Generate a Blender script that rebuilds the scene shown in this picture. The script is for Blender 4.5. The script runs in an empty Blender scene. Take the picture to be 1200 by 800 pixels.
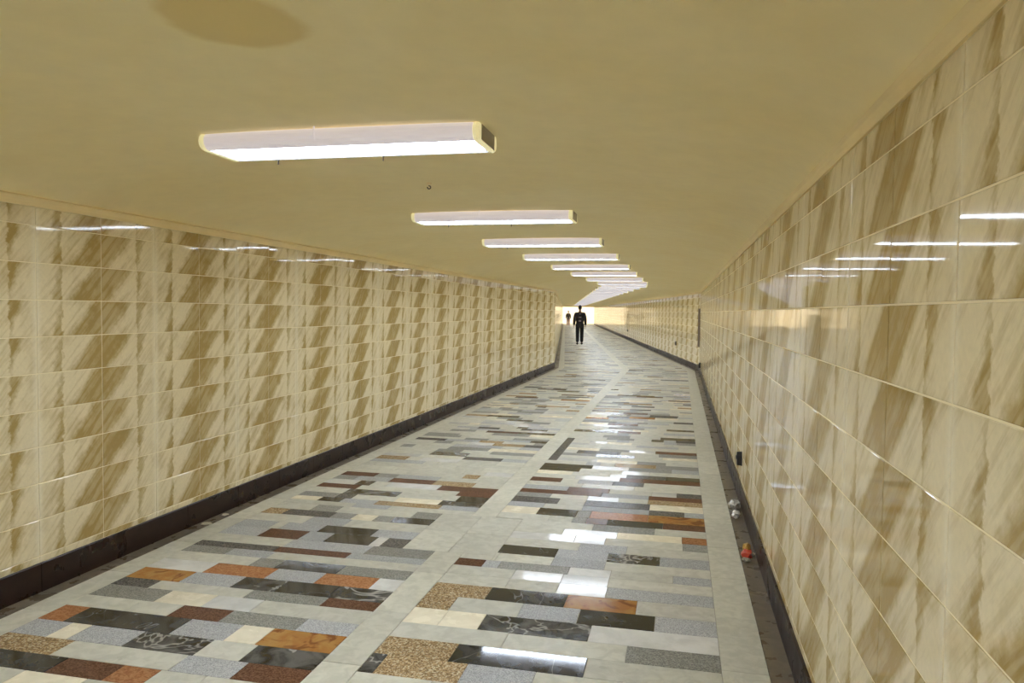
import bpy, bmesh, math, random
from mathutils import Vector, Matrix
R = math.radians
random.seed(7)
scene = bpy.context.scene
COL = scene.collection

# ------------------------------------------------------------------ camera
F_PX, YAW, PITCH, ROLL = 880.97, 0.2198, 0.0407, 0.0123
cam_data = bpy.data.cameras.new('camera'); cam = bpy.data.objects.new('camera', cam_data); COL.objects.link(cam)
cam_data.sensor_width = 36.0; cam_data.lens = F_PX / 1200 * 36.0
cam_data.clip_start = 0.02; cam_data.clip_end = 400
fw = Vector((-math.sin(YAW) * math.cos(PITCH), math.cos(YAW) * math.cos(PITCH), -math.sin(PITCH)))
rt = Vector((math.cos(YAW), math.sin(YAW), 0))
up = rt.cross(fw)
r2 = rt * math.cos(ROLL) + up * math.sin(ROLL)
u2 = up * math.cos(ROLL) - rt * math.sin(ROLL)
m = Matrix((r2, u2, -fw)).transposed().to_4x4(); m.translation = Vector((0, 0, 1.5))
cam.matrix_world = m
scene.camera = cam

# ------------------------------------------------------------------ world, sun, exposure
LAMP = 19.0           # brightness of the lamp diffusers
world = bpy.data.worlds.new('sky'); scene.world = world; world.use_nodes = True
bg = world.node_tree.nodes['Background']; bg.inputs[0].default_value = (1.0, 0.93, 0.82, 1); bg.inputs[1].default_value = 1.5
sun_d = bpy.data.lights.new('sun', 'SUN'); sun_d.energy = 2.8; sun_d.color = (1.0, 0.84, 0.64); sun_d.angle = R(1.0)
sun = bpy.data.objects.new('sun', sun_d); COL.objects.link(sun); sun.rotation_euler = (R(48), 0, R(-4))
scene.cycles.max_bounces = 24; scene.cycles.diffuse_bounces = 20; scene.cycles.glossy_bounces = 6
vs = scene.view_settings
vs.view_transform = 'Standard'; vs.look = 'None'; vs.exposure = 0.56; vs.gamma = 1.0; vs.use_curve_mapping = False

# ------------------------------------------------------------------ helpers
def link(name, mesh, mat=None, parent=None):
    o = bpy.data.objects.new(name, mesh); COL.objects.link(o)
    if mat is not None and not mesh.materials: mesh.materials.append(mat)
    if parent is not None: o.parent = parent
    return o
def mesh_from(name, verts, faces, uvs=None, smooth=False):
    me = bpy.data.meshes.new(name); me.from_pydata([tuple(v) for v in verts], [], faces)
    if uvs is not None:
        lay = me.uv_layers.new(name='UVMap')
        for i, l in enumerate(me.loops): lay.data[i].uv = uvs[i]
    if smooth:
        for p in me.polygons: p.use_smooth = True
    me.update(); return me
def bm_mesh(name, bm, smooth=False):
    bmesh.ops.recalc_face_normals(bm, faces=bm.faces)
    me = bpy.data.meshes.new(name); bm.to_mesh(me); bm.free()
    if smooth:
        for p in me.polygons: p.use_smooth = True
    return me
def tag(o, label, cat, group=None):
    o['label'] = label; o['category'] = cat
    if group: o['group'] = group
    return o
def structure(o, label, cat):
    o['kind'] = 'structure'; return tag(o, label, cat)
def empty(name, loc=(0, 0, 0), rz=0.0):
    o = bpy.data.objects.new(name, None); COL.objects.link(o); o.location = loc; o.rotation_euler = (0, 0, rz)
    o.empty_display_size = 0.1; return o

# ------------------------------------------------------------------ materials
class N:
    def __init__(s, name):
        s.mat = bpy.data.materials.new(name); s.mat.use_nodes = True
        s.t = s.mat.node_tree; s.b = s.t.nodes['Principled BSDF']
    def n(s, kind, **kw):
        x = s.t.nodes.new(kind)
        for k, v in kw.items(): setattr(x, k, v)
        return x
    def put(s, sock, v):
        if isinstance(v, bpy.types.NodeSocket): s.t.links.new(v, sock)
        else: sock.default_value = v
    def math(s, op, a, b=0.0, c=0.0, clamp=False):
        x = s.n('ShaderNodeMath', operation=op, use_clamp=clamp)
        s.put(x.inputs[0], a); s.put(x.inputs[1], b); s.put(x.inputs[2], c); return x.outputs[0]
    def smooth(s, v, lo, hi, a=0.0, b=1.0):
        x = s.n('ShaderNodeMapRange', interpolation_type='SMOOTHSTEP')
        s.put(x.inputs[0], v); s.put(x.inputs[1], lo); s.put(x.inputs[2], hi); s.put(x.inputs[3], a); s.put(x.inputs[4], b); return x.outputs[0]
    def mix(s, f, a, b, blend='MIX'):
        x = s.n('ShaderNodeMix', data_type='RGBA', blend_type=blend)
        s.put(x.inputs[0], f)
        for i, c in ((6, a), (7, b)): s.put(x.inputs[i], c if isinstance(c, bpy.types.NodeSocket) else (*c, 1))
        return x.outputs[2]
    def noise(s, vec, scale, detail=3.0, rough=0.55, dist=0.0):
        x = s.n('ShaderNodeTexNoise'); s.put(x.inputs['Vector'], vec)
        x.inputs['Scale'].default_value = scale; x.inputs['Detail'].default_value = detail
        x.inputs['Roughness'].default_value = rough; x.inputs['Distortion'].default_value = dist
        return x.outputs['Fac']
    def pos(s): return s.n('ShaderNodeNewGeometry').outputs['Position']
    def vec(s, op, a, b):
        x = s.n('ShaderNodeVectorMath', operation=op); s.put(x.inputs[0], a); s.put(x.inputs[1], b); return x.outputs[0]
    def base(s, c): s.put(s.b.inputs['Base Color'], c if isinstance(c, bpy.types.NodeSocket) else (*c, 1))
    def rough(s, v): s.put(s.b.inputs['Roughness'], v)
    def worn(s, col, amount):
        """dust and wear: part of the surface scatters light without any gloss"""
        d = s.n('ShaderNodeBsdfDiffuse'); s.put(d.inputs[0], col); x = s.n('ShaderNodeMixShader'); x.inputs[0].default_value = amount
        s.t.links.new(s.b.outputs[0], x.inputs[1]); s.t.links.new(d.outputs[0], x.inputs[2])
        s.t.links.new(x.outputs[0], s.t.nodes['Material Output'].inputs[0])

def plain(name, col, rough=0.6, emit=0.0, ecol=None, vary=0.12, scale=30.0, metal=0.0):
    m = N(name); f = m.noise(m.pos(), scale)
    m.base(m.mix(f, tuple(c * (1 - vary) for c in col), tuple(min(1, c * (1 + vary)) for c in col)))
    m.rough(rough); m.b.inputs['Metallic'].default_value = metal
    if emit:
        m.b.inputs['Emission Color'].default_value = (*(ecol or col), 1); m.b.inputs['Emission Strength'].default_value = emit
    return m.mat

def stone_mat(name, c1, c2, scale, rough, lo=0.35, hi=0.65, speck=True, vein=None, vein_w=0.03, vein_scale=3.0, c3=None, wear=0.62):
    """polished floor stone: grains of two or three colours, optionally with pale veins"""
    m = N(name); p = m.pos()
    rnd = m.n('ShaderNodeObjectInfo').outputs['Random']
    off = m.n('ShaderNodeCombineXYZ'); m.put(off.inputs[0], m.math('MULTIPLY', rnd, 37.0)); m.put(off.inputs[1], m.math('MULTIPLY', rnd, 91.0))
    p = m.vec('ADD', p, off.outputs[0])
    if speck:
        v = m.n('ShaderNodeTexVoronoi'); m.put(v.inputs['Vector'], p); v.inputs['Scale'].default_value = scale
        sep = m.n('ShaderNodeSeparateColor'); m.put(sep.inputs[0], v.outputs['Color'])
        f = m.smooth(sep.outputs[0], lo - 0.3, hi + 0.3)
        col = m.mix(f, c1, c2)
        if c3: col = m.mix(m.smooth(sep.outputs[1], 0.75, 0.85), col, c3)
    else:
        f = m.smooth(m.noise(p, scale, 5.0, 0.6, 0.6), lo, hi)
        col = m.mix(f, c1, c2)
        if c3: col = m.mix(m.smooth(m.noise(p, scale * 0.6, 3.0, 0.6, 1.5), 0.52, 0.62), col, c3)
    if vein:
        nz = m.noise(p, vein_scale, 3.0, 0.6, 1.2)
        d = m.math('ABSOLUTE', m.math('SUBTRACT', nz, 0.5))
        col = m.mix(m.smooth(d, 0.0, vein_w, 0.85, 0.0), col, vein)
    big = m.noise(m.pos(), 1.3, 2.0)
    col = m.mix(1.0, col, m.mix(big, (0.88, 0.88, 0.86), (1.08, 1.07, 1.05)), 'MULTIPLY')
    tone = m.math('MULTIPLY_ADD', rnd, 0.16, 0.92)
    cc = m.n('ShaderNodeCombineColor')
    for i in range(3): m.put(cc.inputs[i], tone)
    col = m.mix(1.0, col, cc.outputs[0], 'MULTIPLY')
    m.base(col); m.worn(col, wear)
    m.rough(m.smooth(m.noise(m.pos(), 9.0, 4.0), 0.3, 0.75, rough * 0.8, rough * 1.35))
    return m.mat

STONE = {
    'P': stone_mat('pale_limestone', (0.49, 0.48, 0.40), (0.58, 0.57, 0.485), 14, 0.34, speck=False),
    'C': stone_mat('cream_marble', (0.74, 0.68, 0.52), (0.82, 0.76, 0.60), 10, 0.24, speck=False),
    'W': stone_mat('white_marble', (0.60, 0.60, 0.57), (0.70, 0.70, 0.67), 8, 0.09, speck=False, wear=0.35),
    'G': stone_mat('grey_granite', (0.27, 0.275, 0.275), (0.50, 0.505, 0.50), 260, 0.36),
    'D': stone_mat('olive_granite', (0.16, 0.16, 0.138), (0.34, 0.335, 0.295), 220, 0.36),
    'Q': stone_mat('dark_granite', (0.06, 0.058, 0.052), (0.18, 0.17, 0.155), 140, 0.2),
    'K': stone_mat('black_marble', (0.017, 0.018, 0.020), (0.048, 0.050, 0.052), 9, 0.06, speck=False, vein=(0.22, 0.22, 0.21), vein_w=0.006, vein_scale=2.0, wear=0.25),
    'V': stone_mat('veined_black_marble', (0.022, 0.022, 0.021), (0.11, 0.11, 0.105), 8, 0.08, speck=False, vein=(0.36, 0.355, 0.34), vein_w=0.028, vein_scale=3.2, wear=0.3),
    'B': stone_mat('dark_red_granite', (0.085, 0.038, 0.022), (0.165, 0.083, 0.048), 170, 0.17),
    'O': stone_mat('orange_brown_granite', (0.30, 0.125, 0.050), (0.43, 0.21, 0.095), 110, 0.18),
    'T': stone_mat('tan_speckled_granite', (0.19, 0.125, 0.06), (0.44, 0.31, 0.165), 150, 0.20, c3=(0.56, 0.47, 0.31)),
    'A': stone_mat('amber_marble', (0.36, 0.16, 0.045), (0.43, 0.24, 0.075), 9, 0.14, speck=False, c3=(0.22, 0.085, 0.028)),
}
M_BORDER = stone_mat('border_limestone', (0.50, 0.49, 0.40), (0.59, 0.575, 0.48), 16, 0.36, speck=False)
M_BED = plain('mortar_bed', (0.30, 0.28, 0.22), 0.8)

def tile_mat():
    """glazed wall tile printed with folded brown planes; UV runs 0..1 over one tile"""
    m = N('glazed_wall_tile'); p = m.pos()
    sep = m.n('ShaderNodeSeparateXYZ'); m.put(sep.inputs[0], m.n('ShaderNodeUVMap').outputs[0])
    u, v = sep.outputs[0], sep.outputs[1]
    wob = m.math('MULTIPLY', m.math('SUBTRACT', m.noise(p, 22.0, 4.0, 0.65), 0.5), 0.16)
    uw = m.math('ADD', u, wob)
    edge = m.math('SUBTRACT', uw, m.math('MULTIPLY_ADD', v, 0.42, 0.46))
    dark1 = m.smooth(edge, -0.07, 0.09)
    inv = m.math('SUBTRACT', 1.0, v)
    left = m.math('SUBTRACT', m.math('ADD', uw, m.math('MULTIPLY', inv, 0.16)), 0.33)
    tri = m.math('MULTIPLY', m.smooth(left, -0.02, 0.10), m.smooth(uw, 0.35, 0.385, 1.0, 0.0))
    tri = m.math('MULTIPLY', tri, 0.75)
    dk = m.math('MAXIMUM', m.math('MULTIPLY', dark1, 0.82), tri)
    # slanting streaks that follow the fold
    w = m.math('SUBTRACT', m.math('MULTIPLY', u, 2.35), m.math('MULTIPLY', v, 0.95))
    cv = m.n('ShaderNodeCombineXYZ'); m.put(cv.inputs[0], m.math('MULTIPLY', w, 5.5)); m.put(cv.inputs[1], m.math('MULTIPLY', v, 0.9))
    psep = m.n('ShaderNodeSeparateXYZ'); m.put(psep.inputs[0], p)
    m.put(cv.inputs[2], m.math('MULTIPLY', psep.outputs[1], 1.7))
    st = m.noise(cv.outputs[0], 1.0, 4.0, 0.6)
    dk = m.math('ADD', dk, m.smooth(st, 0.38, 0.75, -0.08, 0.42))
    blot = m.smooth(m.noise(p, 5.0, 4.0, 0.6), 0.42, 0.75, -0.06, 0.34)
    dk = m.math('ADD', dk, blot, clamp=True)
    col = m.mix(dk, (0.79, 0.69, 0.45), (0.42, 0.30, 0.105))
    col = m.mix(m.smooth(u, 0.0, 0.09, 0.6, 0.0), col, (0.86, 0.79, 0.60))      # paler printed edge
    fine = m.noise(p, 60.0, 3.0)
    col = m.mix(1.0, col, m.mix(fine, (0.9, 0.9, 0.9), (1.08, 1.08, 1.08)), 'MULTIPLY')
    m.base(col)
    m.rough(m.smooth(m.noise(p, 14.0, 3.0), 0.3, 0.8, 0.036, 0.055)); m.worn(col, 0.38)
    return m.mat
M_TILE = tile_mat()
M_GROUT = plain('cream_grout', (0.86, 0.76, 0.50), 0.8, vary=0.1, scale=6)
def dark_stone(name, c1, c2, rough):
    m = N(name); p = m.pos()
    f = m.smooth(m.noise(p, 18.0, 2.0, 0.5), 0.25, 0.8)
    m.base(m.mix(f, c1, c2)); m.rough(m.smooth(m.noise(p, 7.0, 4.0), 0.3, 0.8, rough * 0.85, rough * 1.25)); m.worn(m.b.inputs['Base Color'].links[0].from_socket, 0.35); return m.mat
M_KERB = dark_stone('dark_brown_kerb_stone', (0.018, 0.008, 0.005), (0.028, 0.013, 0.009), 0.30)
M_GUTTER = dark_stone('dark_channel_stone', (0.125, 0.10, 0.068), (0.17, 0.138, 0.094), 0.3)
M_GAP = plain('dark_joint', (0.02, 0.016, 0.012), 0.9)

def ceiling_mat():
    m = N('ochre_painted_plaster'); p = m.pos()
    a = m.smooth(m.noise(p, 1.1, 4.0, 0.6), 0.3, 0.7); b = m.noise(p, 9.0, 4.0)
    col = m.mix(a, (0.95, 0.83, 0.475), (0.98, 0.875, 0.54))
    col = m.mix(1.0, col, m.mix(b, (0.94, 0.94, 0.94), (1.05, 1.05, 1.05)), 'MULTIPLY')
    # one old damp stain with its own outline
    sp = m.n('ShaderNodeSeparateXYZ'); m.put(sp.inputs[0], p)
    dx = m.math('DIVIDE', m.math('SUBTRACT', sp.outputs[0], STAIN[0]), STAIN[2]); dy = m.math('DIVIDE', m.math('SUBTRACT', sp.outputs[1], STAIN[1]), STAIN[3])
    d = m.math('SQRT', m.math('ADD', m.math('MULTIPLY', dx, dx), m.math('MULTIPLY', dy, dy)))
    d = m.math('ADD', d, m.math('MULTIPLY', m.math('SUBTRACT', m.noise(p, 7.0, 3.0), 0.5), 0.35))
    col = m.mix(m.smooth(d, 0.80, 1.05, 0.75, 0.0), col, (0.78, 0.61, 0.24))
    m.base(col); m.rough(0.7)
    bump = m.n('ShaderNodeBump'); bump.inputs['Strength'].default_value = 0.12; bump.inputs['Distance'].default_value = 0.01
    m.put(bump.inputs['Height'], m.noise(p, 3.0, 5.0)); m.t.links.new(bump.outputs[0], m.b.inputs['Normal'])
    return m.mat
STAIN = (-1.17, 1.81, 0.20, 0.20)
M_CEIL = ceiling_mat()
M_COVE = plain('yellow_cove_paint', (0.88, 0.73, 0.40), 0.6, scale=4)

# ------------------------------------------------------------------ the tunnel's plan: two straight runs with a bend to the left
XC, HALF = -1.376, 1.874            # centre line and half width between the tile faces
ZB, PHI = 19.9, R(8.6)              # bend
T0, T1 = -9.0, 70.0                 # start behind the camera, length of the second run
WALL_TOP, KERB_H = 2.0045, 0.150
D2 = Vector((-math.sin(PHI), math.cos(PHI), 0)); N2 = Vector((math.cos(PHI), math.sin(PHI), 0)); BEND = Vector((XC, ZB, 0))
def at(seg, s, t, h=0.0):
    """s right of the centre line, t along the run, h up"""
    if seg == 1: return Vector((XC + s, t, h))
    return BEND + N2 * s + D2 * t + Vector((0, 0, h))
def station(k, s, h):
    if k == 0: return at(1, s, T0, h)
    if k == 1: return BEND + Vector((s, s * math.tan(PHI / 2), h))
    return at(2, s, T1, h)
def sweep(name, prof, k0, k1, mat, closed=True, smooth=False, parent=None):
    n = len(prof); vs = [station(k, s, h) for k in (k0, k1) for s, h in prof]
    fs = [(i, (i + 1) % n, n + (i + 1) % n, n + i) for i in range(n if closed else n - 1)]
    if closed: fs += [tuple(range(n - 1, -1, -1)), tuple(range(n, 2 * n))]
    bm = bmesh.new(); bv = [bm.verts.new(v) for v in vs]
    for f in fs: bm.faces.new([bv[i] for i in f])
    return link(name, bm_mesh(name, bm, smooth), mat, parent)
def clip(poly, a, b, c):
    """keep the part of a 2-D polygon where a*x + b*y <= c"""
    out = []
    for i in range(len(poly)):
        p, q = poly[i], poly[(i + 1) % len(poly)]
        dp, dq = a * p[0] + b * p[1] - c, a * q[0] + b * q[1] - c
        if dp <= 0: out.append(p)
        if dp * dq < 0:
            k = dp / (dp - dq); out.append((p[0] + (q[0] - p[0]) * k, p[1] + (q[1] - p[1]) * k))
    return out
MIT = math.tan(PHI / 2)

# ------------------------------------------------------------------ floor
floor = None
bm = bmesh.new()
pts = [station(0, -HALF + .108, 0), station(1, -HALF + .108, 0), station(2, -HALF + .108, 0), station(2, HALF - .108, 0), station(1, HALF - .108, 0), station(0, HALF - .108, 0)]
top = [bm.verts.new((p.x, p.y, -0.004)) for p in pts]; bot = [bm.verts.new((p.x, p.y, -0.12)) for p in pts]
for q in ((0, 1, 4, 5), (1, 2, 3, 4)):
    bm.faces.new([top[i] for i in q]); bm.faces.new([bot[i] for i in reversed(q)])
for i in range(6): bm.faces.new([top[i], top[(i + 1) % 6], bot[(i + 1) % 6], bot[i]])
floor = link('floor', bm_mesh('floor', bm), M_BED)
structure(floor, 'polished tunnel floor laid with mixed coloured stone slabs in cross rows', 'floor')

def slab_mesh(name, mat):
    """unit slab, 1 x 1, with a small eased edge; scaled to each stone"""
    e = 0.006; v = []
    for z, k in ((-0.02, 0.0), (-0.0012, 0.0), (0.0, e)):
        v += [(-.5 + k, -.5 + k, z), (.5 - k, -.5 + k, z), (.5 - k, .5 - k, z), (-.5 + k, .5 - k, z)]
    f = [(8, 9, 10, 11)]
    for a in (0, 4): f += [(a + i, a + (i + 1) % 4, a + 4 + (i + 1) % 4, a + 4 + i) for i in range(4)]
    me = mesh_from(name, v, f); me.materials.append(mat); return me
SLAB = {k: slab_mesh('stone_' + m.name, m) for k, m in STONE.items()}
SLAB['border'] = slab_mesh('border_slab', M_BORDER)
STONE_NAME = {'P': 'limestone_slab', 'C': 'cream_slab', 'W': 'white_slab', 'G': 'grey_granite_slab', 'D': 'olive_granite_slab', 'Q': 'dark_granite_slab', 'K': 'black_slab',
              'V': 'veined_black_slab', 'B': 'dark_red_slab', 'O': 'orange_slab', 'T': 'tan_granite_slab', 'A': 'amber_slab', 'border': 'border_slab'}
GAP = 0.0022
def stone(key, x0, x1, y0, y1, name=None, tilt=0.0026):
    o = bpy.data.objects.new(name or STONE_NAME[key], SLAB[key]); COL.objects.link(o); o.parent = floor
    o.location = ((x0 + x1) / 2, (y0 + y1) / 2, random.uniform(-0.0004, 0.0003))
    o.scale = (x1 - x0 - GAP, y1 - y0 - GAP, 1)
    o.rotation_euler = (random.gauss(0, tilt), random.gauss(0, tilt * 0.5), 0)
    return o
KEYS = list(STONE)
far = {k: ([], []) for k in KEYS + ['border']}          # verts / faces of the joined far stones
def far_stone(key, seg, s0, s1, t0, t1, tilt=0.0022):
    poly = [(s0 + GAP / 2, t0 + GAP / 2), (s1 - GAP / 2, t0 + GAP / 2), (s1 - GAP / 2, t1 - GAP / 2), (s0 + GAP / 2, t1 - GAP / 2)]
    poly = clip(poly, -MIT, 1, ZB) if seg == 1 else clip(poly, -MIT, -1, 0)
    if len(poly) < 3: return
    V, Fc = far[key]; k = len(V); n = len(poly)
    cx = sum(p[0] for p in poly) / n; cy = sum(p[1] for p in poly) / n
    a, b, z = random.gauss(0, tilt), random.gauss(0, tilt * .5), random.uniform(-.0004, .0003)
    for h in (0, -0.006):
        for s, t in poly: V.append(at(seg, s, t, h + z + (t - cy) * a + (s - cx) * b))
    Fc.append(tuple(range(k, k + n)))
    for i in range(n): Fc.append((k + i, k + n + i, k + n + (i + 1) % n, k + (i + 1) % n))
PAL_FAR = 'P' * 46 + 'G' * 20 + 'W' * 8 + 'C' * 5 + 'D' * 14 + 'Q' * 2 + 'T' * 2 + 'B' * 1
PAL_MID = 'P' * 38 + 'G' * 16 + 'W' * 9 + 'C' * 8 + 'D' * 15 + 'Q' * 5 + 'K' * 2 + 'V' * 2 + 'B' * 4 + 'T' * 3 + 'A' * 1
PAL = 'P' * 36 + 'G' * 15 + 'W' * 10 + 'C' * 7 + 'D' * 10 + 'Q' * 6 + 'K' * 5 + 'V' * 4 + 'B' * 6 + 'O' * 3 + 'T' * 4 + 'A' * 2
def random_row(x0, x1, pal=PAL):
    x = x0; out = []; last = ''
    while x < x1 - 0.02:
        L = random.choice((.14, .2, .28, .32, .36, .4, .46, .55))
        if x1 - (x + L) < 0.12: L = x1 - x
        k = random.choice(pal)
        if k == last and k != 'P': k = 'P'
        last = k; out.append((k, x, x + L)); x += L
    return out
LEFT_ROWS = [
    (2.4, 2.53, 'P-2.6 C-2.3 P-1.9 G-1.46'),
    (2.53, 2.665, 'K-2.514 B-2.237 O-2.062 P-1.85 P-1.46'),
    (2.665, 2.81, 'T-2.617 P-2.037 G-1.752 B-1.46'),
    (2.81, 2.97, 'G-2.777 C-2.669 G-2.381 V-2.023 P-1.804 V-1.46'),
    (2.97, 3.145, 'O-2.837 K-2.263 G-1.983 C-1.825 A-1.46'),
    (3.145, 3.285, 'P-2.65 P-2.408 B-2.128 D-1.726 G-1.46'),
    (3.285, 3.44, 'D-2.59 C-2.321 W-2.052 P-1.46'),
    (3.44, 3.555, 'Q-2.748 P-2.184 D-1.752 B-1.582 B-1.46'),
    (3.555, 3.72, 'A-2.646 G-2.333 V-2.074 K-1.766 V-1.46'),
    (3.72, 3.885, 'W-2.617 O-2.229 G-1.93 O-1.607 W-1.46'),
    (3.885, 4.03, 'P-2.428 D-2.265 K-1.876 D-1.46'),
    (4.03, 4.15, 'D-2.683 G-2.399 P-1.95 P-1.46'),
    (4.15, 4.25, 'Q-2.814 Q-2.429 B-1.943 G-1.46'),
    (4.25, 4.41, 'P-2.418 G-1.869 D-1.46'),
    (4.41, 4.595, 'G-2.693 B-2.402 G-2.223 K-1.908 W-1.835 Q-1.68'),
    (4.595, 4.755, 'G-2.719 P-2.645 G-2.361 K-1.975 G-1.68'),
    (4.755, 4.935, 'P-2.55 G-2.25 P-1.68'),
    (4.935, 5.08, 'T-2.816 Q-2.437 D-2.275 C-2.11 D-1.976 K-1.68'),
    (5.08, 5.25, 'P-2.669 D-2.466 P-1.876 D-1.68'),
    (5.25, 5.36, 'P-2.411 G-2.123 P-1.46'),
    (5.36, 5.48, 'C-2.752 K-2.565 G-2.278 T-1.754 G-1.46'),
]
RIGHT_ROWS = [
    (2.4, 2.67, 'P-0.9 P-0.3 P0.2'),
    (2.67, 2.85, 'P-0.95 P-0.4 P0.2'),
    (2.85, 3.025, 'V-1.212 T-0.849 G-0.555 P-0.2 P0.2'),
    (3.025, 3.2, 'T-0.942 K-0.36 P0.2'),
    (3.2, 3.365, 'P-0.75 P-0.202 D0.2'),
    (3.365, 3.55, 'C-1.1 C-0.905 V-0.383 W0.2'),
    (3.55, 3.73, 'T-1.106 P-0.755 G-0.46 K-0.09 G0.2'),
    (3.73, 3.91, 'T-0.965 K-0.55 A-0.187 P0.2'),
    (3.91, 4.065, 'P-0.9 P-0.62 W-0.356 G0.2'),
    (4.065, 4.21, 'P-0.9 W-0.62 W-0.36 P0.2'),
    (4.21, 4.335, 'B-1.11 G-1.015 D-0.6 W-0.36 P-0.01 G0.2'),
    (4.335, 4.485, 'P-1.06 P-0.72 G-0.405 P0.2'),
    (4.485, 4.655, 'K-0.72 G-0.405 V-0.09 G0.2'),
    (4.655, 4.81, 'P-0.6 G-0.3 P0.2'),
    (4.81, 4.965, 'W-0.65 W-0.45 P0.045 D0.2'),
    (4.965, 5.11, 'P-0.75 W-0.385 C0.04 O0.2'),
    (5.11, 5.265, 'P-0.565 D-0.142 P0.2'),
    (5.265, 5.415, 'P-0.9 P-0.73 D-0.63 B-0.48 K-0.09 B0.2'),
    (5.415, 5.61, 'C-1.015 K-0.72 D-0.62 O-0.2 A0.2'),
    (5.61, 5.75, 'G-1 P-0.7 G-0.2 Q0.06 G0.2'),
    (5.75, 5.93, 'Q-0.91 P-0.7 Q-0.2 C0.2'),
    (5.93, 6.07, 'D-1 P-0.7 W-0.45 P-0.22 T0.2'),
    (6.07, 6.2, 'B-0.6 G-0.22 B0.2'),
    (6.2, 6.35, 'G-0.9 B-0.55 P-0.2 W0 Q0.2'),
    (6.35, 6.5, 'P-0.8 W-0.35 P0.2'),
    (6.5, 6.66, 'B-1 P-0.85 G-0.55 Q-0.28 P0.2'),
    (6.66, 6.82, 'P-0.9 W-0.5 B-0.3 B0.2'),
    (6.82, 6.97, 'C-0.95 P-0.6 W-0.45 Q-0.1 K0.2'),
    (6.97, 7.13, 'K-0.9 P-0.5 W-0.25 P0.2'),
    (7.13, 7.3, 'K-0.8 W-0.45 D-0.05 G0.2'),
]

LB, SL, SR, RB, BL, BR, BZ0, BZ1 = -2.98, -1.46, -1.28, 0.20, -1.68, -1.08, 4.42, 5.25
def digitised(rows, start):
    for y0, y1, txt in rows:
        x = start(y0, y1)
        for tok in txt.split():
            b = float(tok[1:]); stone(tok[0], x, b, y0, y1); x = b
digitised(LEFT_ROWS, lambda a, b: LB)
digitised(RIGHT_ROWS, lambda a, b: BR if a > BZ0 and b < BZ1 + .02 else (SR if not (a < BZ0 < b) else BR))
stone('P', SR, BR, 4.335, BZ0)
stone('Q', SR, -1.19, 7.45, 8.85)                        # one dark stone laid lengthwise along the middle strip
ROW_D = (.125, .14, .15, .16, .17, .18)
y = 5.48
while y < 7.3:                                           # left half, up to where the single stones stop
    d = random.choice(ROW_D)
    for k, a, b in random_row(LB, SL): stone(k, a, b, y, y + d)
    y += d
y_left = y
def field(seg, s0, s1, t0, t1, wide=None):
    t = t0
    while t < t1:
        d = random.choice(ROW_D) if t < 40 else random.choice((.3, .33, .36))
        a0 = wide[2] if wide and wide[0] - .01 < t < wide[1] - .1 else s0
        for k, a, b in random_row(a0, s1, PAL_FAR if seg == 2 or t > 15 else PAL_MID): far_stone(k, seg, a, b, t, min(t + d, t1))
        t += d
field(1, LB - XC, SL - XC, y_left, ZB + .3); field(1, SR - XC, RB - XC, 7.3, ZB + .3, (7.45, 8.85, -1.19 - XC))
field(1, LB - XC, SL - XC, T0, 2.4); field(1, SR - XC, RB - XC, T0, 2.4)
field(2, LB - XC, SL - XC, -.3, T1); field(2, SR - XC, RB - XC, -.3, T1)
# pale border slabs along both walls, the middle strip and the square of plain slabs in it
for a, b, ph in ((-3.14, LB, 3.05), (RB, 0.3925, 3.23), (SL, SR, 2.9)):
    y = ph - .57 * 3
    while y < 9.0:
        e = y + .57
        if a == SL:
            for lo, hi in ((y, min(e, BZ0)), (max(y, BZ1), e)):
                if hi - lo > .03: stone('border', a, b, lo, hi, 'strip_slab', .0012)
        else: stone('border', a, b, y, e, tilt=.0012)
        y = e
    while y < ZB + .3: far_stone('border', 1, a - XC, b - XC, y, y + .57, .001); y += .57
    y = ph - .57 * 3
    while y > T0: far_stone('border', 1, a - XC, b - XC, y - .57, y, .001); y -= .57
    y = -.3
    while y < T1: far_stone('border', 2, a - XC, b - XC, y, y + .57, .001); y += .57
for a, b in ((BL, -1.38), (-1.38, BR)):
    stone('P', a, b, BZ0, 4.835, 'centre_slab', .0006); stone('P', a, b, 4.835, BZ1, 'centre_slab', .0006)
Vs, Fs, Mi = [], [], []
for i, k in enumerate(KEYS + ['border']):
    V, Fc = far[k]; o = len(Vs); Vs += V; Fs += [tuple(j + o for j in f) for f in Fc]; Mi += [i] * len(Fc)
me = mesh_from('distant_slabs', Vs, Fs)
for k in KEYS: me.materials.append(STONE[k])
me.materials.append(M_BORDER)
me.polygons.foreach_set('material_index', Mi)
o = link('distant_slabs', me, None, floor); o['kind'] = 'stuff'

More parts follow.
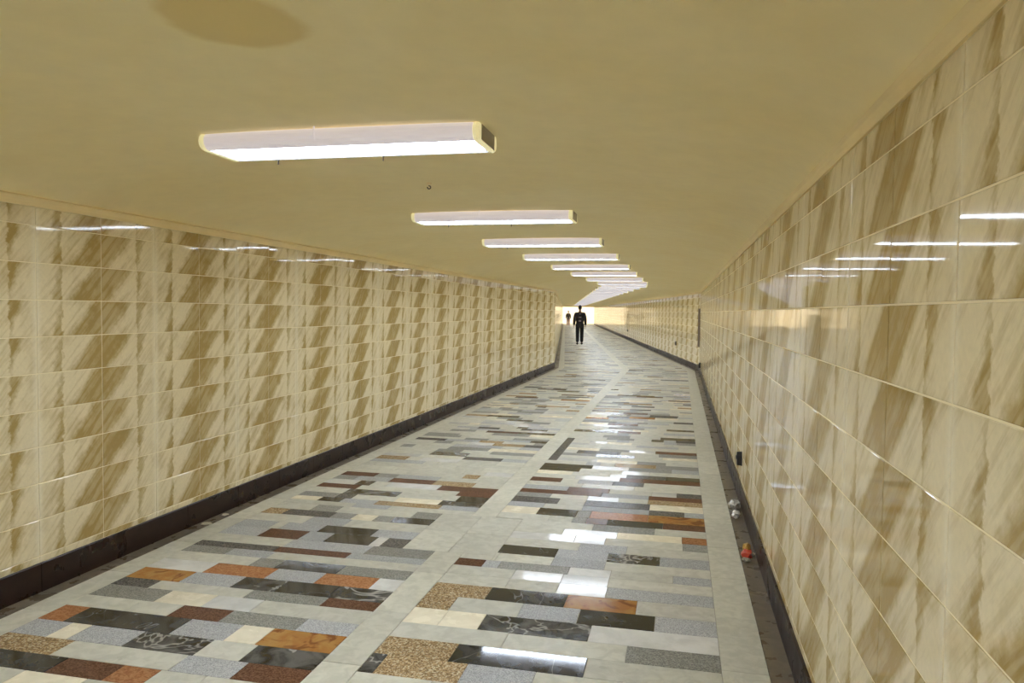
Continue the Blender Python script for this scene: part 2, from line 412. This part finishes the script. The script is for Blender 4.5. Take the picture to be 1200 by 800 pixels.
# ------------------------------------------------------------------ walls and tiles
JOINT0, PITCH_H = 1.526, 0.1915
ROWS = []                                    # (bottom, top, v0, v1)
h = JOINT0 + 2 * PITCH_H; ROWS.append((h, WALL_TOP, 0.0, (WALL_TOP - h) / PITCH_H))
for k in range(9): ROWS.append((h - PITCH_H * (k + 1), h - PITCH_H * k, 0.0, 1.0))
low = h - 9 * PITCH_H; ROWS.append((KERB_H, low, 1 - (low - KERB_H) / PITCH_H, 1.0))
JG = 0.0048
def tile_geo(w, hh, v0, v1, flip):
    """front face at z = 0, eased rim, back at -5 mm; local x across, y up"""
    c = 0.0018; a, b = (w - JG) / 2, (hh - JG) / 2; vs = []
    for z, k in ((-0.005, 0), (-0.0011, 0), (0.0, c)):
        vs += [(-a + k, -b + k, z), (a - k, -b + k, z), (a - k, b - k, z), (-a + k, b - k, z)]
    fs = [(8, 9, 10, 11)]
    for q in (0, 4): fs += [(q + i, q + (i + 1) % 4, q + 4 + (i + 1) % 4, q + 4 + i) for i in range(4)]
    def uv(p):
        u = p[0] / w + .5; v = v0 + (p[1] / hh + .5) * (v1 - v0)
        return (1 - u, 1 - v) if flip else (u, v)
    return vs, fs, [uv(vs[i]) for f in fs for i in f]
def basis(x, y, z, o):
    mm = Matrix((x, y, z)).transposed().to_4x4(); mm.translation = o; return mm
TILT = 0.0022
def tiles(wall, seg, side, pitch, joint, t_from, t_to, keep):
    """joint: a run position where the dark halves of two tiles meet; keep(t): nearest tiles become single objects"""
    d = Vector((0, 1, 0)) if seg == 1 else D2
    nrm = (Vector((1, 0, 0)) if seg == 1 else N2) * (-side)
    ax = d * (-side)                          # local x so that x cross up = normal
    meshes = {}; V, Fc, U = [], [], []
    k0 = math.floor((t_from - joint) / pitch); k1 = math.ceil((t_to - joint) / pitch)
    single = []
    for k in range(k0, k1 + 1):
        ta, tb = joint + k * pitch, joint + (k + 1) * pitch
        tm = (ta + tb) / 2
        # the dark joint is at even k's lower end: left wall (local x forward) tile k has its dark side at x=0 -> flipped
        flip = (k % 2 == 0) if side < 0 else (k % 2 != 0)
        w = pitch; lo, hi = max(ta, t_from), min(tb, t_to)
        if hi - lo < 0.02: continue
        for ri, (h0, h1, v0, v1) in enumerate(ROWS):
            cen = at(seg, side * HALF, (lo + hi) / 2, (h0 + h1) / 2)
            rot = Matrix.Rotation(random.gauss(0, TILT), 4, 'X') @ Matrix.Rotation(random.gauss(0, TILT * .7), 4, 'Y')
            M = basis(ax, Vector((0, 0, 1)), nrm, cen) @ Matrix.Translation((0, 0, random.uniform(-.0004, .0002))) @ rot
            if hi - lo > w - 1e-4 and keep(tm):
                key = (ri if ri in (0, 10) else 5, flip)
                if key not in meshes:
                    g = tile_geo(w, h1 - h0, v0, v1, flip)
                    meshes[key] = mesh_from('wall_tile', *g); meshes[key].materials.append(M_TILE)
                o = bpy.data.objects.new('tile', meshes[key]); COL.objects.link(o); o.parent = wall; o.matrix_world = M
            else:
                vs, fs, uv = tile_geo(hi - lo, h1 - h0, v0, v1, flip)
                b0 = len(V); V += [M @ Vector(p) for p in vs]; Fc += [tuple(i + b0 for i in f) for f in fs]; U += uv
    if V:
        me = mesh_from('distant_tiles', V, Fc, U); me.materials.append(M_TILE)
        o = link('distant_tiles', me, None, wall); o['kind'] = 'stuff'
def wall(name, side, k0, k1, label):
    a, b = side * (HALF + .0022), side * (HALF + .16)
    w = sweep(name, [(a, -.1), (a, WALL_TOP + .12), (b, WALL_TOP + .12), (b, -.1)], k0, k1, M_GROUT)
    return structure(w, label, 'wall')
def kept(lo, cols, pitch): return lambda t: lo <= t < lo + cols * pitch
w = wall('wall_left', -1, 0, 1, 'near left wall of glossy tiles printed with slanting brown folds')
tiles(w, 1, -1, .4505, 3.71, T0, ZB - MIT * HALF, kept(2.5, 27, .4505))
w = wall('wall_right', 1, 0, 1, 'near right wall of glossy tan marbled tiles mirroring the lamps')
tiles(w, 1, 1, .458, 2.0, T0, ZB + MIT * HALF, kept(.6, 27, .458))
w = wall('wall_far_left', -1, 1, 2, 'narrow sliver of tiled left wall beyond the bend')
tiles(w, 2, -1, .4505, .2, MIT * HALF, T1, lambda t: False)
w = wall('wall_far_right', 1, 1, 2, 'tiled right wall beyond the bend running to the bright exit')
tiles(w, 2, 1, .458, .1, -MIT * HALF, T1, lambda t: False)

# ------------------------------------------------------------------ kerb boards and dark channels at the foot of the walls
def kerb(name, side, seg, t0, t1, label, board_from, glabel, gname):
    k = (0, 1) if seg == 1 else (1, 2)
    f = HALF - .010
    core = sweep(name, [(side * (f - 0.0 + .003), -.02), (side * (f + .003), KERB_H - .004), (side * (HALF + .05), KERB_H - .004), (side * (HALF + .05), -.02)], *k, M_GAP)
    structure(core, label, 'baseboard')
    g0, g1 = HALF - .108, HALF - .008
    ch = sweep(gname, [(side * g0, -.08), (side * g0, -.0105), (side * (HALF + .02), -.0105), (side * (HALF + .02), -.08)], *k, M_GAP)
    structure(ch, glabel, 'drain channel')
    def piece(nm, par, prof, a, b, mat, mesh_cache={}):
        n = len(prof); L = b - a
        key = (nm, side, round(L, 4), mat.name, seg)
        if key not in mesh_cache:
            vs = [Vector((s, q, h)) for q in (-L / 2 + .0015, L / 2 - .0015) for s, h in prof]
            fs = [(i, (i + 1) % n, n + (i + 1) % n, n + i) for i in range(n)] + [tuple(range(n - 1, -1, -1)), tuple(range(n, 2 * n))]
            bm = bmesh.new(); bv = [bm.verts.new(v) for v in vs]
            for q in fs: bm.faces.new([bv[i] for i in q])
            mesh_cache[key] = bm_mesh(nm, bm); mesh_cache[key].materials.append(mat)
        o = bpy.data.objects.new(nm, mesh_cache[key]); COL.objects.link(o); o.parent = par
        o.location = at(seg, 0, (a + b) / 2, random.uniform(-.0006, .0006)); o.rotation_euler = (0, 0, 0 if seg == 1 else PHI)
    board = [(side * f, -.012), (side * f, KERB_H - .004), (side * (f + .003), KERB_H), (side * (HALF + .02), KERB_H), (side * (HALF + .02), -.012)]
    chan = [(side * (g0 + .004), -.012), (side * (g0 + .004), -.0045), (side * (g0 + .006), -.003), (side * g1, -.003), (side * g1, -.012)]
    t = t0
    while t < t1 - .02:
        L = .60 if seg == 1 else 1.2
        e = min(t + L, t1)
        piece('kerb_board', core, board, t, e, M_KERB); piece('channel_slab', ch, chan, t, e, M_GUTTER)
        t = e
kerb('baseboard_left', -1, 1, T0 + .26, ZB - MIT * HALF, 'near black brown stone baseboard along the left wall', 0, 'dark stone channel at the foot of the left wall', 'trim_1')
kerb('baseboard_right', 1, 1, T0 + .02, ZB + MIT * HALF, 'brown stone baseboard along the near right wall', 0, 'dark brown stone channel with litter along the right wall', 'trim_2')
kerb('baseboard_far_left', -1, 2, MIT * HALF, T1, 'dark baseboard on the left beyond the bend', 0, 'dark channel on the left beyond the bend', 'trim_3')
kerb('baseboard_far_right', 1, 2, -MIT * HALF, T1, 'dark baseboard running diagonally on the right beyond the bend', 0, 'dark channel on the right beyond the bend', 'trim_4')

# ------------------------------------------------------------------ vaulted ceiling and its coves
CROWN = 2.256
prof = []
for i in range(49):
    x = -1 + 2 * i / 48; a = math.copysign(abs(x) ** .8, x)
    prof.append((a * (HALF + .02), WALL_TOP + .022 + (CROWN - WALL_TOP - .022) * max(0, 1 - abs(a) ** 2.2) ** (1 / 2.0)))
V, Fc = [], []
for k0, k1, cuts in ((0, 1, 12), (1, 2, 12)):
    for c in range(cuts + 1):
        for s, h in prof:
            V.append(station(k0, s, h).lerp(station(k1, s, h), c / cuts))
    base = len(V) - (cuts + 1) * len(prof)
    for c in range(cuts):
        for i in range(len(prof) - 1):
            a = base + c * len(prof) + i; Fc.append((a, a + 1, a + 1 + len(prof), a + len(prof)))
bm = bmesh.new(); bv = [bm.verts.new(v) for v in V]
for f in Fc: bm.faces.new([bv[i] for i in f])
me = bpy.data.meshes.new('ceiling'); bm.to_mesh(me); bm.free()
for p in me.polygons: p.use_smooth = True
ceil = link('ceiling', me, M_CEIL); structure(ceil, 'low vaulted plaster ceiling painted ochre, with a damp stain', 'ceiling')
roof = sweep('ceiling_slab', [(-HALF - .2, CROWN + .01), (-HALF - .2, CROWN + .2), (HALF + .2, CROWN + .2), (HALF + .2, CROWN + .01)], 0, 1, M_CEIL, parent=ceil)
roof2 = sweep('ceiling_slab', [(-HALF - .2, CROWN + .01), (-HALF - .2, CROWN + .2), (HALF + .2, CROWN + .2), (HALF + .2, CROWN + .01)], 1, 2, M_CEIL, parent=ceil)
for i, (side, k0, k1, lab) in enumerate(((-1, 0, 1, 'yellow painted cove along the top of the near left wall'), (1, 0, 1, 'yellow painted cove along the top of the near right wall'),
                                         (-1, 1, 2, 'yellow painted cove above the left wall beyond the bend'), (1, 1, 2, 'yellow painted cove above the right wall beyond the bend'))):
    c = [(HALF + .02, WALL_TOP - .0), (HALF - .006, WALL_TOP), (HALF - .008, WALL_TOP + .016), (HALF - .013, WALL_TOP + .030), (HALF - .022, WALL_TOP + .042), (HALF + .02, WALL_TOP + .07)]
    structure(sweep('trim_%d' % (5 + i), [(side * s, h) for s, h in c], k0, k1, M_COVE), lab, 'trim')
# closing wall behind the camera
bm = bmesh.new(); bmesh.ops.create_cube(bm, size=1.0, matrix=Matrix.Translation((XC, T0 - .1, 1.2)) @ Matrix.Diagonal((HALF * 2 + .5, .2, 2.8, 1)))
structure(link('wall_back', bm_mesh('wall_back', bm), M_CEIL), 'plain wall closing the passage behind the viewer', 'wall')
# dark expansion gap in the corner of the bend on the right
g = sweep('trim_9', [(HALF - .006, .62), (HALF - .006, 1.62), (HALF + .004, 1.62), (HALF + .004, .62)], 1, 2, plain('brown_rusty_gap', (.13, .085, .045), .9, vary=.5, scale=12))
for v in g.data.vertices:                         # keep only its first 28 cm after the bend
    loc = v.co - BEND; t = loc.dot(D2)
    if t > 1.0: v.co = v.co - D2 * (t - (.26 - MIT * HALF)) + Vector((0, 0, 0))
structure(g, 'dark expansion gap in the right corner of the bend', 'trim')

# ------------------------------------------------------------------ open stair landing at the far end, lit by the sun
M_LAND = plain('cream_landing_paint', (0.84, 0.77, 0.62), 0.7, scale=3)
def seg2_box(name, s0, s1, t0, t1, h0, h1, mat, parent=None):
    vs = [at(2, s, t, h) for h in (h0, h1) for s, t in ((s0, t0), (s1, t0), (s1, t1), (s0, t1))]
    fs = [(3, 2, 1, 0), (4, 5, 6, 7), (0, 1, 5, 4), (1, 2, 6, 5), (2, 3, 7, 6), (3, 0, 4, 7)]
    return link(name, mesh_from(name, vs, fs), mat, parent)
structure(seg2_box('wall_landing', -6, 6, T1 + 6.5, T1 + 6.8, -.1, 4.2, M_LAND), 'bright sunlit cream wall of the landing at the end of the passage', 'wall')
structure(seg2_box('floor_landing', -6, 6, T1 - .02, T1 + 6.5, -.12, -.002, M_BORDER), 'pale paved landing floor at the bright end', 'floor')
structure(seg2_box('wall_landing_left', -6.3, -6, T1, T1 + 6.8, -.1, 4.2, M_LAND), 'cream side wall left of the landing', 'wall')
structure(seg2_box('wall_landing_right', 6, 6.3, T1, T1 + 6.8, -.1, 4.2, M_LAND), 'cream side wall right of the landing', 'wall')
structure(seg2_box('wall_portal_left', -6.3, -HALF, T1 - .02, T1 + .25, -.1, 3.2, M_LAND), 'cream portal wall left of the exit', 'wall')
structure(seg2_box('wall_portal_right', HALF, 6.3, T1 - .02, T1 + .25, -.1, 3.2, M_LAND), 'cream portal wall right of the exit', 'wall')
structure(seg2_box('wall_portal_top', -HALF, HALF, T1 - .02, T1 + .25, 2.06, 3.2, M_LAND), 'cream portal lintel above the exit', 'wall')

# ------------------------------------------------------------------ fluorescent lamps
M_DIFF = plain('lit_diffuser', (0.9, 0.9, 0.9), 0.4, emit=LAMP, ecol=(0.84, 0.94, 1.10), vary=0)
M_SIDE = plain('glowing_acrylic_side', (0.62, 0.59, 0.61), 0.3, emit=0.27, ecol=(0.98, 0.90, 0.95), vary=0)
M_CAP = plain('cream_end_cap', (0.78, 0.72, 0.45), 0.35, emit=0.30, ecol=(1.0, 0.90, 0.52), vary=.03)
M_CUTOFF = plain('light_cutoff_rim', (0.09, 0.09, 0.09), 0.7)
M_CAP_SHADE = plain('cap_face_shade', (0.42, 0.40, 0.36), 0.5)  # shade on the cap's end face, put into the grey of this plate
M_WIRE = plain('dark_clip_metal', (0.06, 0.05, 0.04), 0.5, metal=.6)
LW, LR, LL = .115, .0375, 1.20            # half flat width, edge radius, body length
def stadium(r, w, n=8):
    p = [(w, -r)]
    p += [(w + r * math.sin(a), -r * math.cos(a)) for a in [math.pi * i / n for i in range(1, n)]]
    p += [(w, r), (-w, r)]
    p += [(-w - r * math.sin(a), r * math.cos(a)) for a in [math.pi * i / n for i in range(1, n)]]
    p += [(-w, -r)]
    return p
def extrude_x(prof, x0, x1, drop_bottom=False, bevel=0.0):
    bm = bmesh.new(); n = len(prof); rings = []
    sec = [(x0, 1.0), (x1, 1.0)] if not bevel else [(x0, 1 - bevel), (x0 + (x1 - x0) * .35, 1.0), (x1 - (x1 - x0) * .35, 1.0), (x1, 1 - bevel)]
    for x, k in sec: rings.append([bm.verts.new((x, a * (1 if k == 1 else (abs(a) - .006) / max(abs(a), .02)), b * k)) for a, b in prof])
    for r0, r1 in zip(rings, rings[1:]):
        for i in range(n):
            j = (i + 1) % n
            if drop_bottom and i == n - 1: continue
            bm.faces.new((r0[i], r0[j], r1[j], r1[i]))
    bm.faces.new(rings[0][::-1]); bm.faces.new(rings[-1])
    return bm
def make_lamp():
    root = empty('ceiling_lamp')
    body = link('housing', bm_mesh('housing', extrude_x(stadium(LR, LW), -LL / 2, LL / 2, drop_bottom=True)), M_SIDE, root)
    bm = bmesh.new(); bmesh.ops.create_cube(bm, size=1, matrix=Matrix.Translation((0, 0, -LR + .0115)) @ Matrix.Diagonal((LL - .002, LW * 2 + .018, .004, 1)))
    bmesh.ops.bevel(bm, geom=bm.edges[:], offset=.0012, segments=1, affect='EDGES')
    link('diffuser', bm_mesh('diffuser', bm), M_DIFF, root)
    bm = bmesh.new()
    for x, yy, a, b in ((0, LW, LL, .002), (0, -LW, LL, .002), (LL / 2 - .001, 0, .002, LW * 2), (-LL / 2 + .001, 0, .002, LW * 2)):
        bmesh.ops.create_cube(bm, size=1, matrix=Matrix.Translation((x, yy, -LR + .0045)) @ Matrix.Diagonal((a, b, .0095, 1)))
    link('rim', bm_mesh('rim', bm), M_CUTOFF, root)  # added dark rim below the recessed diffuser, blocks its light at grazing angles
    for sx in (-1, 1):
        c = link('end_cap', bm_mesh('end_cap', extrude_x(stadium(LR + .003, LW), sx * LL / 2, sx * (LL / 2 + .026), bevel=.12)), M_CAP, root)
        bm = bmesh.new(); bmesh.ops.create_cube(bm, size=1, matrix=Matrix.Translation((sx * (LL / 2 + .0265), 0, 0)) @ Matrix.Diagonal((.003, LW * 2 - .02, LR * 1.7, 1)))
        bmesh.ops.bevel(bm, geom=bm.edges[:], offset=.001, segments=1, affect='EDGES')
        link('cap_shade_plate', bm_mesh('cap_shade_plate', bm), M_CAP_SHADE, c)
    for x, yy, d in ((-.42, LW + LR + .004, 0), (.10, LW + LR + .004, 0), (-.08, -LW - LR - .002, 1)):
        bm = bmesh.new()
        for q in range(5):
            bmesh.ops.create_cube(bm, size=1, matrix=Matrix.Translation((x, yy - .006 * math.sin(q * .9) * (1 if d else -1), LR - .004 - q * .0185 * (.62 if d else 1))) @ Matrix.Diagonal((.005, .004, .02 * (.62 if d else 1), 1)))
        link('spring_clip', bm_mesh('spring_clip', bm), M_WIRE if not d else M_SIDE, root)
    return root
lamp0 = make_lamp()
def copy_tree(o, parent=None):
    c = o.copy(); COL.objects.link(c); c.parent = parent
    for ch in o.children: copy_tree(ch, c)
    return c
LZ = CROWN - LR - .001
spots = [(1, t) for t in (3.05, 5.68, 7.80, 9.87, 12.1, 14.3, 16.65, 18.95)] + [(2, t) for t in (.75, 2.5)] + [(2, 4.6 + 2.15 * i) for i in range(30)] + [(1, t) for t in (.8, -1.4, -3.6, -5.8)]
ORD = ['nearest', 'second', 'third', 'fourth', 'fifth', 'sixth', 'seventh', 'eighth']
for i, (seg, t) in enumerate(spots):
    o = lamp0 if i == 0 else copy_tree(lamp0)
    o.location = at(seg, -.044, t, LZ); o.rotation_euler = (0, 0, 0 if seg == 1 else PHI)
    if seg == 1 and i < 8: lab = ('largest lit white ceiling lamp with cream end caps, nearest of the row' if i == 0 else 'lit white ceiling lamp, %s from the front of the row' % ORD[i])
    elif seg == 2 and i < 14: lab = 'small lit ceiling lamp, %s one beyond the bend' % (['first'] + ORD[1:])[i - 8]
    elif seg == 2: lab = 'tiny lit ceiling lamp in the dense far end of the row'
    else: lab = 'lit white ceiling lamp behind the viewpoint'
    tag(o, lab, 'lamp', ('ceiling lamps just beyond the bend' if i < 14 else 'ceiling lamps at the far end of the row') if seg == 2 else ('ceiling lamps before the bend' if i < 8 else 'ceiling lamps behind the viewpoint'))

# ------------------------------------------------------------------ small things
M_BLACK = plain('black_plastic', (0.018, 0.016, 0.015), 0.45)
def wall_box(seg, t, hgt, size, label):
    """hooded black outlet box on the right wall"""
    root = empty('outlet_box', at(seg, HALF, t, hgt), 0 if seg == 1 else PHI)
    s = size; bm = bmesh.new()
    prof = [(-.5, -.6), (.5, -.6), (.5, .25)] + [(.5 * math.cos(a), .25 + .4 * math.sin(a)) for a in [math.pi * i / 8 for i in range(1, 8)]] + [(-.5, .25)]
    a = [bm.verts.new((0, y * s, z * s)) for y, z in prof]; b = [bm.verts.new((-.45 * s, y * s * .9, z * s * .92)) for y, z in prof]
    n = len(prof)
    for i in range(n): bm.faces.new((a[i], a[(i + 1) % n], b[(i + 1) % n], b[i]))
    bm.faces.new(a[::-1]); bm.faces.new(b)
    link('housing', bm_mesh('housing', bm), M_BLACK, root)
    bm = bmesh.new(); bmesh.ops.create_cone(bm, cap_ends=True, segments=12, radius1=.2 * s, radius2=.16 * s, depth=.12 * s, matrix=Matrix.Translation((-.48 * s, 0, .1 * s)) @ Matrix.Rotation(R(90), 4, 'Y'))
    link('socket', bm_mesh('socket', bm), plain('grey_socket', (.16, .15, .14), .4), root)
    tag(root, label, 'outlet', 'outlet boxes low on the right wall')
wall_box(1, 6.17, .355, .085, 'hooded black outlet box low on the near right wall')
wall_box(1, 18.6, .245, .10, 'small black outlet box on the right wall just before the bend')
wall_box(2, 3.9, .55, .10, 'tiny black outlet box on the right wall beyond the bend')
wall_box(2, 22.0, .50, .10, 'faint dark outlet box far along the right wall toward the exit')

def crumple(name, r, mat, parent, loc, scl=(1, 1, 1), seed=1, amp=.35, sub=2):
    rn = random.Random(seed); bm = bmesh.new(); bmesh.ops.create_icosphere(bm, subdivisions=sub, radius=r)
    for v in bm.verts:
        k = 1 + rn.uniform(-amp, amp); v.co = Vector((v.co.x * k * scl[0], v.co.y * k * scl[1], v.co.z * k * scl[2]))
    lo = min(v.co.z for v in bm.verts)
    for v in bm.verts: v.co.z -= lo
    o = link(name, bm_mesh(name, bm), mat, parent); o.location = loc; return o
M_FOIL = plain('crumpled_clear_plastic', (.42, .41, .37), .25, scale=80, vary=.5)
M_TISSUE = plain('white_tissue', (.80, .79, .75), .8)
M_RED = plain('red_foil', (.50, .045, .020), .35, scale=60, vary=.4)
M_YEL = plain('yellow_foil', (.62, .40, .09), .35, scale=60, vary=.3)
root = tag(empty('plastic_wrapper', (.436, 6.0, 0)), 'crumpled greyish clear plastic wrapper lying in the right channel', 'litter', 'litter in the right channel')
crumple('film', .05, M_FOIL, root, (0, 0, -.003), (.7, 2.1, .55), 3); crumple('fold', .03, M_FOIL, root, (.012, -.05, 0), (.9, 1.6, .8), 5)
tag(crumple('tissue', .034, M_TISSUE, None, (.428, 5.70, -.003), (.9, 1.5, .8), 9), 'small crumpled white tissue beside the clear wrapper', 'litter', 'litter in the right channel')
root = tag(empty('snack_wrapper', (.435, 4.80, 0)), 'crumpled red and yellow snack wrapper lying in the right channel', 'litter', 'litter in the right channel')
crumple('red_foil', .034, M_RED, root, (0, -.01, -.003), (.95, 1.5, .75), 21); crumple('yellow_foil', .022, M_YEL, root, (.0, .06, -.002), (.9, 1.5, 1.4), 22)
crumple('clear_film', .025, M_FOIL, root, (-.015, -.085, -.003), (1.0, 1.2, .4), 23); crumple('label', .011, M_TISSUE, root, (.034, .0, .012), (1, 1, .7), 24, sub=1)
M_PAPER = plain('pale_paper', (.62, .60, .50), .8)
def scrap(loc, r, seed, label):
    tag(crumple('paper_scrap', r, M_PAPER, None, loc, (1.2, 1.0, .35), seed, .4), label, 'litter', 'paper scraps by the left baseboard')
scrap((-3.17, 4.56, -.003), .026, 31, 'flat pale paper scrap by the left baseboard, the nearer one')
scrap((-3.18, 4.80, -.003), .021, 32, 'tiny pale paper scrap by the left baseboard, the farther one')
root = tag(empty('ceiling_hook', at(1, -.10, 4.29, CROWN - .001)), 'small bare wire hook in the ceiling between the first two lamps', 'hook')
bm = bmesh.new(); bmesh.ops.create_cone(bm, cap_ends=True, segments=10, radius1=.012, radius2=.017, depth=.008, matrix=Matrix.Translation((0, 0, -.004)))
link('rose', bm_mesh('rose', bm), M_COVE, root)
bm = bmesh.new()
for q in range(8):
    a = q / 7 * math.pi * 1.5
    bmesh.ops.create_icosphere(bm, subdivisions=1, radius=.004, matrix=Matrix.Translation((.010 * math.sin(a), 0, -.018 - .010 * (1 - math.cos(a)) * .9)))
link('wire', bm_mesh('wire', bm), M_WIRE, root)

# ------------------------------------------------------------------ people
def skin(name, pts, edges, root=0, sub=2):
    """pts: (x, y, z, rx, ry); a Skin + Subdivision surface frozen to a mesh"""
    me = bpy.data.meshes.new(name); me.from_pydata([p[:3] for p in pts], edges, [])
    o = bpy.data.objects.new(name, me); COL.objects.link(o)
    sk = o.modifiers.new('skin', 'SKIN'); sk.use_smooth_shade = True; sk.branch_smoothing = .6
    for i, p in enumerate(pts):
        d = me.skin_vertices[0].data[i]; d.radius = (p[3], p[4]); d.use_root = (i == root)
    o.modifiers.new('sub', 'SUBSURF').levels = sub
    dg = bpy.context.evaluated_depsgraph_get(); dg.update()
    out = bpy.data.meshes.new_from_object(o.evaluated_get(dg)); out.name = name
    bpy.data.objects.remove(o); bpy.data.meshes.remove(me)
    for p in out.polygons: p.use_smooth = True
    return out
def build_person(name, loc, rz, height, mats, label, stride=.10, skirt=False, marks=True):
    root = empty(name, loc, rz); k = height / 1.80
    P, E, ix = [], [], {}
    def v(key, x, y, z, rx, ry=None, to=None):
        ix[key] = len(P); P.append((x * k, y * k, z * k, rx * k, (ry or rx) * k))
        if to is not None: E.append((ix[to], ix[key]))
    v('pel', 0, 0, .95, .13, .10); v('waist', 0, 0, 1.10, .12, .09, 'pel'); v('chest', 0, .005, 1.30, .14, .10, 'waist'); v('collar', 0, 0, 1.44, .10, .08, 'chest')
    v('neck', 0, .01, 1.52, .050, .052, 'collar'); v('jaw', 0, .025, 1.585, .062, .072, 'neck'); v('brow', 0, .015, 1.68, .075, .088, 'jaw'); v('crown', 0, .0, 1.765, .050, .060, 'brow')
    v('nose', 0, .115, 1.64, .013, .013, 'brow')
    for s, n in ((-1, 'l'), (1, 'r')):
        v('ear' + n, s * .082, 0, 1.645, .016, .020, 'brow')
        v('sh' + n, s * .185, 0, 1.42, .062, .062, 'collar'); v('el' + n, s * .245, -.03, 1.15, .045, .045, 'sh' + n)
        sw = .05 * s; v('wr' + n, s * .262, .03 + sw, .92, .028, .028, 'el' + n); v('pa' + n, s * .262, .045 + sw, .845, .020, .038, 'wr' + n)
        for f, (dy, ln) in enumerate(((.030, .058), (.010, .068), (-.010, .062), (-.028, .048))):
            v('f%s%d' % (n, f), s * .262, .05 + sw + dy, .815, .009, .009, 'pa' + n)
            v('g%s%d' % (n, f), s * .257, .055 + sw + dy, .815 - ln * .55, .0085, .0085, 'f%s%d' % (n, f))
            v('h%s%d' % (n, f), s * .247, .058 + sw + dy, .815 - ln, .0075, .0075, 'g%s%d' % (n, f))
        v('t1' + n, s * .250, .085 + sw, .855, .011, .011, 'pa' + n); v('t2' + n, s * .243, .100 + sw, .820, .009, .009, 't1' + n)
        st = stride * s
        v('hip' + n, s * .095, 0, .88, .088, .090, 'pel'); v('kn' + n, s * .100, .03 + st * .5, .49, .056, .060, 'hip' + n)
        v('an' + n, s * .100, -.01 + st, .095, .038, .042, 'kn' + n); v('to' + n, s * .112, .15 + st, .04, .038, .030, 'an' + n)
    body = link('body', skin('body', P, E), mats['skin'], root)
    for s in (-1, 1):
        bm = bmesh.new(); bmesh.ops.create_uvsphere(bm, u_segments=8, v_segments=6, radius=.011 * k, matrix=Matrix.Translation((s * .033 * k, .092 * k, 1.665 * k)))
        link('eye', bm_mesh('eye', bm, True), mats['hair'], root)
    # hair: a shell over the back and top of the skull
    bm = bmesh.new(); bmesh.ops.create_icosphere(bm, subdivisions=3, radius=1.0)
    bmesh.ops.delete(bm, geom=[q for q in bm.verts if q.co.z < -.75 + (1.1 if q.co.y > .25 else 0)], context='VERTS')
    for q in bm.verts: q.co = Vector((q.co.x * .084 * k, q.co.y * .101 * k + .002 * k, q.co.z * .105 * k + 1.695 * k))
    link('hair', bm_mesh('hair', bm, True), mats['hair'], root)
    def wear(nm, keys, grow, mat, extra=()):
        pp, ee, mp = [], [], {}
        for q in keys: mp[q] = len(pp); a = P[ix[q]]; g = grow.get(q, .022) * k; pp.append((a[0], a[1], a[2], a[3] + g, a[4] + g))
        for a, b in E:
            na = [q for q in keys if ix[q] == a]; nb = [q for q in keys if ix[q] == b]
            if na and nb: ee.append((mp[na[0]], mp[nb[0]]))
        for frm, x, y, z, rx, ry in extra: ee.append((mp[frm], len(pp))); pp.append((x * k, y * k, z * k, rx * k, ry * k))
        return link(nm, skin(nm, pp, ee), mat, root)
    jk = wear('jacket', ['pel', 'waist', 'chest', 'collar', 'shl', 'ell', 'wrl', 'shr', 'elr', 'wrr'], {'pel': .05, 'waist': .065, 'chest': .06, 'collar': .03, 'shl': .035, 'shr': .035, 'ell': .035, 'elr': .035, 'wrl': .03, 'wrr': .03}, mats['top'], [('pel', 0, 0, .86, .175, .135), ('wrl', -.262, -.02, .89, .05, .05), ('wrr', .262, .08, .89, .05, .05)])
    wear('trousers', ['pel', 'hipl', 'knl', 'anl', 'hipr', 'knr', 'anr'], {'pel': .015, 'hipl': .025, 'hipr': .025, 'knl': .03, 'knr': .03, 'anl': .035, 'anr': .035}, mats['bottom'])
    for s, n in ((-1, 'l'), (1, 'r')):
        a, t = P[ix['an' + n]], P[ix['to' + n]]
        bm = bmesh.new(); bmesh.ops.create_cube(bm, size=1.0, matrix=Matrix.Translation((a[0] + .004 * s, (a[1] + t[1]) / 2, .05 * k)) @ Matrix.Diagonal((.105 * k, .29 * k, .10 * k, 1)))
        bmesh.ops.bevel(bm, geom=bm.edges[:], offset=.03 * k, segments=3, affect='EDGES')
        for q in bm.verts:
            if q.co.y > (a[1] + t[1]) / 2 and q.co.z > .05 * k: q.co.z = .05 * k + (q.co.z - .05 * k) * .45
        link('shoe', bm_mesh('shoe', bm, True), mats['shoe'], root)
    if marks:
        for z, w, hh in ((1.40, .085, .06), (1.245, .12, .045), (1.085, .11, .075)):
            bm = bmesh.new(); bmesh.ops.create_cube(bm, size=1.0, matrix=Matrix.Translation((0, -.175 * k, z * k)) @ Matrix.Diagonal((w * k, .05 * k, hh * k, 1)))
            bmesh.ops.bevel(bm, geom=bm.edges[:], offset=.008 * k, segments=2, affect='EDGES')
            link('back_patch', bm_mesh('back_patch', bm), mats['mark'], jk)
    tag(root, label, 'person'); return root
dark = dict(skin=plain('skin_tone', (.22, .12, .08), .5), hair=plain('dark_hair', (.015, .012, .010), .6), top=plain('black_jacket_cloth', (.012, .010, .010), .75),
            bottom=plain('black_trouser_cloth', (.008, .008, .009), .8), shoe=plain('black_leather', (.008, .008, .008), .4), mark=plain('mauve_reflective_patch', (.16, .12, .14), .5))
build_person('person', (-4.48, 34.23, 0), PHI, 1.80, dark, 'person in black jacket and trousers walking away along the passage', .05)
warm = dict(skin=dark['skin'], hair=dark['hair'], top=plain('brown_grey_coat_cloth', (.09, .065, .045), .8), bottom=plain('reddish_trouser_cloth', (.24, .085, .070), .8), shoe=dark['shoe'], mark=dark['mark'])
build_person('person', (-11.5, 78.5, 0), PHI, 1.60, warm, 'tiny distant person in dark coat and reddish trousers before the bright exit', .06, marks=False)
